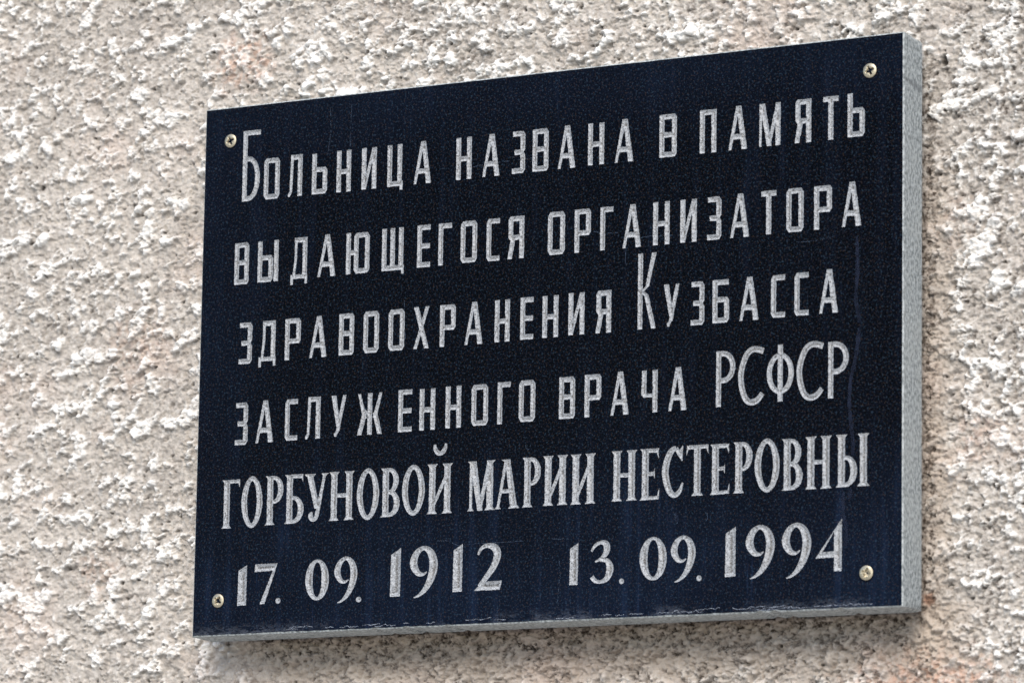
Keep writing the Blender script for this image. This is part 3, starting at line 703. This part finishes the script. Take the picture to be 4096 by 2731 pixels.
ROOT_INV = Vector((-W / 2, -T, H))       # plaque-local position of the front face's top-left corner
all_A, all_B = [], []
glyph_meshes = []
for (ch, u, vb, w, h) in GLYPHS:
    polys = sans(ch, w, h) or serif(ch, w, h)
    jit = 0.19
    polys_p = [[(u + a, -vb + b) for a, b in p] for p in polys]
    bv, be, _ = union_boundary(polys_p)
    # hand-cut outline: split the long edges and let them wander a little
    new_v = [tuple(p) for p in bv]; new_e = []
    for (a, b) in be:
        pa, pb = bv[a], bv[b]; L = np.linalg.norm(pb - pa); n = int(L // 1.1)
        prev = a
        for k in range(1, n):
            p = pa + (pb - pa) * k / n
            nn = np.array([-(pb - pa)[1], (pb - pa)[0]]) / L
            p = p + nn * rng.uniform(-jit, jit)
            new_v.append(tuple(p)); new_e.append((prev, len(new_v) - 1)); prev = len(new_v) - 1
        new_e.append((prev, b))
    usedv = sorted({i for e in new_e for i in e}); mp = {o: i for i, o in enumerate(usedv)}
    BV = np.array([new_v[i] for i in usedv]); BE = [(mp[a], mp[b]) for a, b in new_e]
    A = np.array([BV[a] for a, _ in BE]); Bp = np.array([BV[b] for _, b in BE])
    # points inside, for the V of the cut
    x0, y0 = BV.min(0); x1, y1 = BV.max(0); st = 0.72
    gx, gy = np.meshgrid(np.arange(x0, x1, st), np.arange(y0, y1, st))
    pt = np.stack([gx.ravel(), gy.ravel()], 1) + rng.uniform(-0.12, 0.12, (gx.size, 2))
    pt = pt[in_poly(pt, A, Bp)]
    if len(pt):
        pt = pt[seg_dist(pt, A, Bp) > 0.30]
    allp = [Vector((float(a), float(b))) for a, b in BV] + [Vector((float(a), float(b))) for a, b in pt]
    vo, eo, fo, _, _, _ = delaunay_2d_cdt(allp, BE, [], 0, 1e-5)
    V = np.array([[q.x, q.y] for q in vo]); F = np.array(tri_faces(fo, vo))
    cen = V[F].mean(1); keep = in_poly(cen, A, Bp); F = F[keep]
    dist = seg_dist(V, A, Bp); dist[dist < 0.02] = 0
    dmax = max(dist.max(), 0.5)
    depth = np.minimum(dist * 0.62, 2.2) + np.where(dist > 0, rng.uniform(-0.05, 0.05, len(dist)), 0)
    a2 = (V[F[:, 1]] - V[F[:, 0]]); b2 = (V[F[:, 2]] - V[F[:, 0]])
    flip = (a2[:, 0] * b2[:, 1] - a2[:, 1] * b2[:, 0]) < 0
    F[flip] = F[flip][:, ::-1]
    cx, cy = (x0 + x1) / 2, y0
    co = [((p[0] - cx) / 1000, max(d, 0) / 1000, (p[1] - cy) / 1000) for p, d in zip(V, depth)]
    nm = 'full_stop' if ch == '.' else 'breve' if ch == 'breve' else 'digit' if ch in '0123456789' else 'letter'
    me = bpy.data.meshes.new(nm)
    me.from_pydata(co, [], F.tolist()); me.update()
    me.attributes.new('cut', 'FLOAT', 'POINT').data.foreach_set('value', (dist / dmax).astype(np.float32))
    o = child(nm, me, M_CUT)
    o.location = (ROOT_INV.x + cx / 1000, ROOT_INV.y, ROOT_INV.z + cy / 1000)
    # the very same outline is left open in the polished face
    vb_ = V; allA = A; 
    all_A.append(A); all_B.append(Bp)

# ------------------------------------------------------------------ the slab
def build_slab():
    CH = 0.9                                             # arris, mm
    Wm, Hm, Tm = W * 1000, H * 1000, T * 1000
    A = np.concatenate(all_A); Bp = np.concatenate(all_B)
    key = {}; pts = []; edges = []
    def idx(p):
        k = (round(float(p[0]), 4), round(float(p[1]), 4))
        if k not in key: key[k] = len(pts); pts.append(Vector((float(p[0]), float(p[1]))))
        return key[k]
    r = [(CH, -Hm + CH), (Wm - CH, -Hm + CH), (Wm - CH, -CH), (CH, -CH)]
    # chipped lower arris: the polished face ends unevenly
    low = []
    n = 150
    for k in range(n + 1):
        xx = CH + (Wm - 2 * CH) * k / n
        low.append((xx, -Hm + CH + (0 if k in (0, n) else max(0, rng.normal(0.0, 0.22)))))
    loop = low + [(Wm - CH, -Hm + CH + q) for q in (0.8, 1.8, 3, 4.5, 6.5)] + [(Wm - CH, -CH - q) for q in (9, 7, 5, 3.5, 2.2, 1.0)] + [r[2]] + [(Wm - CH - q, -CH) for q in (1.0, 2.2, 3.5, 5, 7)] + [(Wm - CH - (Wm - 2 * CH) * k / 60, -CH - abs(rng.normal(0, 0.05))) for k in range(1, 60)] + [r[3]]
    li = [idx(p) for p in loop]
    for i in range(len(li)): edges.append((li[i], li[(i + 1) % len(li)]))
    for a, b in zip(A, Bp):
        ia, ib = idx(a), idx(b)
        if ia != ib: edges.append((ia, ib))
    vo, eo, fo, _, _, _ = delaunay_2d_cdt(pts, edges, [], 0, 1e-5)
    V = np.array([[q.x, q.y] for q in vo]); F = np.array(tri_faces(fo, vo))
    cen = V[F].mean(1)
    inside = in_poly(cen, A, Bp)
    LA = np.array(loop); LB = np.roll(LA, -1, axis=0)
    F = F[(~inside) & in_poly(cen, LA, LB)]
    a2 = (V[F[:, 1]] - V[F[:, 0]]); b2 = (V[F[:, 2]] - V[F[:, 0]])
    flip = (a2[:, 0] * b2[:, 1] - a2[:, 1] * b2[:, 0]) < 0
    F[flip] = F[flip][:, ::-1]
    me = bpy.data.meshes.new('polished_face')
    me.from_pydata([(p[0] / 1000, 0, p[1] / 1000) for p in V], [], F.tolist()); me.update()
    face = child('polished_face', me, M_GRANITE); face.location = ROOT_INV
    # sawn body: arris strip, four sides with rounded back corners, back
    verts, faces = [], []
    def lp(pts3):
        k = len(verts); verts.extend([(a / 1000, d / 1000, b / 1000) for a, d, b in pts3]); return list(range(k, k + len(pts3)))
    def strip(a, b):
        for i in range(len(a)):
            j = (i + 1) % len(a); faces.append((a[i], b[i], b[j], a[j]))
    # the loop goes bl -> br -> tr -> tl, counter-clockwise seen from the front
    front = lp([(x, 0.0, y) for x, y in loop])
    def outline(d, grow_b=0.0, grow_t=0.0, rt=0.0, rb=0.0):
        out = []
        for x, y in loop:
            X = 0 if x < CH * 1.5 else Wm if x > Wm - CH * 1.5 else x
            Y = -Hm - grow_b if y < -Hm + CH * 1.5 and not (X == Wm and y > -Hm + CH + 0.01) else grow_t if y > -CH * 1.5 and not (X == Wm and y < -CH - 0.01) else y
            for top, rc in ((1, rt), (0, rb)):
                if rc > 0:
                    ccx = Wm - rc; ccy = (grow_t - rc) if top else (-Hm - grow_b + rc)
                    ddx = X - ccx; ddy = (Y - ccy) if top else (ccy - Y)
                    if ddx > 0 and ddy > 0:
                        f = rc / math.hypot(ddx, ddy)
                        X = ccx + ddx * f; Y = ccy + (ddy * f if top else -ddy * f)
            out.append((X, d, Y))
        return out
    o1 = lp(outline(CH, 0, 0, 0.6, 0.6)); o2 = lp(outline(Tm - 4.0, 1.0, 1.3, 8.0, 5.5)); o3 = lp([(min(max(a, 1.2), Wm - 1.4), Tm - 1.0, max(min(b, -0.2 + 1.0), -Hm - 0.4)) for a, d, b in outline(Tm, 1.4, 1.6, 8.0, 5.5)])
    o4 = lp([(min(max(a, 3.0), Wm - 3.2), Tm, max(min(b, -1.6), -Hm + 1.6)) for a, d, b in outline(Tm, 1.4, 1.6, 8.0, 5.5)])
    strip(front, o1); strip(o1, o2); strip(o2, o3); strip(o3, o4)
    faces.append(tuple(o4))
    me = bpy.data.meshes.new('sawn_body'); me.from_pydata(verts, [], faces); me.update()
    body = child('sawn_body', me, M_SAWN); body.location = ROOT_INV
build_slab()

# ------------------------------------------------------------------ screws
def screw_mesh(seed, lift):
    nr, na = 26, 72; Rr = 5.25
    verts = [(0, 0, 0)]; faces = []
    rs = random.Random(seed); rot = rs.uniform(0, math.pi / 2)
    def hgt(r, a):
        dome = 0.8 * (1 - (r / Rr) ** 3) + 0.5
        aa = a - rot
        arm = min(abs(math.sin(aa)), abs(math.cos(aa))) * r         # distance from the cross's axes
        arm2 = min(abs(math.sin(aa + math.pi / 4)), abs(math.cos(aa + math.pi / 4))) * r
        d = 0
        if r < 3.5: d = max(d, 2.6 * (1 - r / 3.55) ** 0.35 * max(0, min(1, (0.95 - arm) / 0.2)))
        if r < 2.9: d = max(d, 0.9 * max(0, min(1, (0.24 - arm2) / 0.12)))
        if r < 1.6: d = max(d, 2.2)
        return dome - d
    verts[0] = (0, -(hgt(0, 0) + lift) / 1000, 0)
    for i in range(1, nr + 1):
        r = Rr * (i / nr) ** 0.9
        for k in range(na):
            a = 2 * math.pi * k / na
            verts.append((r * math.cos(a) / 1000, -(hgt(r, a) + lift) / 1000, r * math.sin(a) / 1000))
    for k in range(na): faces.append((0, 1 + k, 1 + (k + 1) % na))
    for i in range(nr - 1):
        for k in range(na):
            a = 1 + i * na + k; b = 1 + i * na + (k + 1) % na
            faces.append((a, a + na, b + na, b))
    base = 1 + (nr - 1) * na
    # rim and the countersunk cone behind it
    for rr, yy in ((Rr, -(lift + 0.05)), (Rr - 0.5, -lift), (2.6, 0.4 if lift > 0.3 else 0.2), (2.4, 1.2)):
        k0 = len(verts)
        for k in range(na):
            a = 2 * math.pi * k / na
            verts.append((rr * math.cos(a) / 1000, yy / 1000, rr * math.sin(a) / 1000))
        for k in range(na):
            a = base + k; b = base + (k + 1) % na
            faces.append((a, k0 + k, k0 + (k + 1) % na, b))
        base = k0
    me = bpy.data.meshes.new('screw'); me.from_pydata(verts, [], faces); me.update()
    me.polygons.foreach_set('use_smooth', [True] * len(faces))
    return me
for i, (sx, sv, lift) in enumerate([(24.2, 26.9, 0.25), (573.4, 26.0, 0.25), (23.8, 384.1, 0.5), (572.3, 386.3, 1.1)]):
    o = child('screw', screw_mesh(i + 3, lift), M_SCREW)
    o.location = (ROOT_INV.x + sx / 1000, ROOT_INV.y, ROOT_INV.z - sv / 1000)

# ------------------------------------------------------------------ scratches, dried runs and lime traces on the face
def mat_trace(name, col, cover, scale):
    k = NT(name)
    n = k.noise(scale, 4, 0.65)
    k.put(k.b.inputs['Base Color'], c4(*col)); k.b.inputs['Roughness'].default_value = 0.8
    k.b.inputs['Specular IOR Level'].default_value = 0.1
    k.put(k.b.inputs['Alpha'], k.ramp(n, 0.5 - cover, 0.5 + cover * 0.6, 0.0, 0.85))
    return k.m
M_SCR = mat_trace('mineral_hairline', (0.045, 0.065, 0.10), 0.12, 300)
M_RUN = mat_trace('dried_run', (0.012, 0.017, 0.034), 0.25, 160)
M_CRUST = mat_trace('lime_crust', (0.26, 0.29, 0.35), 0.22, 350)
GA, GB = np.concatenate(all_A), np.concatenate(all_B)
def ribbon(name, pts, w0, w1, mat, lift, wob, sub=8, seed=0):
    rs = np.random.RandomState(seed); P_ = np.array(pts, float); Q = []
    for i in range(len(P_) - 1):
        for t in np.linspace(0, 1, sub, endpoint=False): Q.append(P_[i] + (P_[i + 1] - P_[i]) * t)
    Q.append(P_[-1]); Q = np.array(Q); Q[:, 1] *= -1
    Q += np.cumsum(rs.normal(0, wob, Q.shape), 0) * 0.5 + rs.normal(0, wob, Q.shape) * 0.5
    d = np.gradient(Q, axis=0); d /= np.linalg.norm(d, axis=1)[:, None] + 1e-9
    n = np.stack([-d[:, 1], d[:, 0]], 1); wd = w0 + (w1 - w0) * rs.rand(len(Q))
    wd[0] = wd[-1] = 0.05
    Lp = Q + n * wd[:, None] / 2; Rp = Q - n * wd[:, None] / 2
    allp = np.concatenate([Lp, Rp]); okp = (~in_poly(allp, GA, GB)) & (allp[:, 0] > 1.1) & (allp[:, 0] < W * 1000 - 1.1) & (allp[:, 1] > -H * 1000 + 1.1) & (allp[:, 1] < -1.1)
    m = len(Q); F = [(i + m, i + 1 + m, i + 1, i) for i in range(m - 1) if okp[i] and okp[i + 1] and okp[i + m] and okp[i + 1 + m]]
    if not F: return
    me = bpy.data.meshes.new(name)
    me.from_pydata([(a / 1000, -lift, b / 1000) for a, b in allp], [], F); me.update()
    o = child(name, me, mat); o.location = ROOT_INV
SCRATCHES = [
[(240.8, 67.3), (251.7, 66.0), (266.9, 65.2)] ,
[(269.1, 65.2), (284.2, 64.3), (301.4, 63.6)] ,
[(345.0, 124.0), (357.7, 126.3), (370.3, 127.0)] ,
[(387.1, 132.1), (395.4, 131.6), (416.1, 132.2)] ,
[(515.0, 145.7), (526.0, 146.2), (538.0, 145.0), (546.0, 143.8)] ,
[(433.1, 98.8), (433.6, 101.4), (434.8, 102.1), (436.4, 102.0), (437.4, 99.5)] ,
[(292.8, 279.1), (293.0, 282.1), (294.5, 283.3), (296.4, 282.5), (296.6, 279.7)] ,
[(217.3, 347.1), (227.0, 347.2), (235.8, 351.0), (253.0, 350.3), (274.4, 350.5), (293.6, 350.3)] ,
[(314.8, 350.3), (323.2, 351.1), (327.4, 350.4)] ,
[(282.7, 100.9), (283.2, 106.7), (282.5, 114.2)] ,
[(374.6, 134.8), (375.5, 140.4), (374.8, 151.5)] ,
[(-2.4, 245.5), (2.4, 250.1), (14.2, 256.2)] ,
[(440.9, 335.4), (444.6, 337.8), (445.4, 341.1), (443.4, 343.2)] ,
[(322.3, 362.6), (323.6, 377.4), (321.4, 395.6), (322.3, 400.0)] ,
[(445.3, 164.4), (444.6, 175.3), (445.9, 186.4)] ,
[(115.2, 8.9), (116.3, 26.6), (113.9, 45.9)] ,
[(134.6, 4.9), (134.0, 36.0), (135.4, 63.4)] ,
[(185.3, 163.6), (185.2, 178.9), (186.9, 194.2)] ,
]
RUNS = [
[(566.0, 209.6), (563.2, 230.9), (558.7, 248.6), (557.6, 264.6), (559.4, 280.8), (560.9, 295.2), (559.0, 316.4), (558.3, 334.2)] ,
[(553.2, 326.8), (553.6, 344.6), (555.6, 351.8), (556.1, 367.8)] ,
[(563.4, 144.5), (563.9, 169.8), (562.4, 191.3), (566.0, 209.6)] ,
]
for i, p in enumerate(SCRATCHES): ribbon('hairline_scratch', p, 0.20, 0.45, M_SCR, 0.00004, 0.12, 10, i)
for i, p in enumerate(RUNS): ribbon('dried_run', p, 2.2, 3.4, M_RUN, 0.00002, 0.10, 6, 50 + i)
ribbon('splash_mark', [(419.0, 335.4), (419.6, 337.0), (419.9, 339.5), (420.0, 342.0), (419.7, 343.6)], 2.0, 2.3, M_RUN, 0.00005, 0.03, 3, 9)
ribbon('splash_mark', [(418.3, 335.8), (418.6, 339.0), (418.9, 342.5), (419.9, 344.4), (420.9, 342.6)], 0.3, 0.5, M_SCR, 0.00006, 0.05, 4, 10)
rs9 = np.random.RandomState(12)
for i in range(30):
    x0 = rs9.uniform(4, 520) if i % 3 else rs9.uniform(400, 560); L = rs9.uniform(5, 22); up = H * 1000 - abs(rs9.normal(0, 1.1)) - 1.9
    n = int(L / 2.2) + 2
    pts = [(x0 + L * k / n, min(up - 0.6 * abs(rs9.normal()), H * 1000 - 1.6)) for k in range(n + 1)]
    ribbon('lime_trace', pts, 0.18, 0.62, M_CRUST, 0.00006, 0.12, 3, 100 + i)
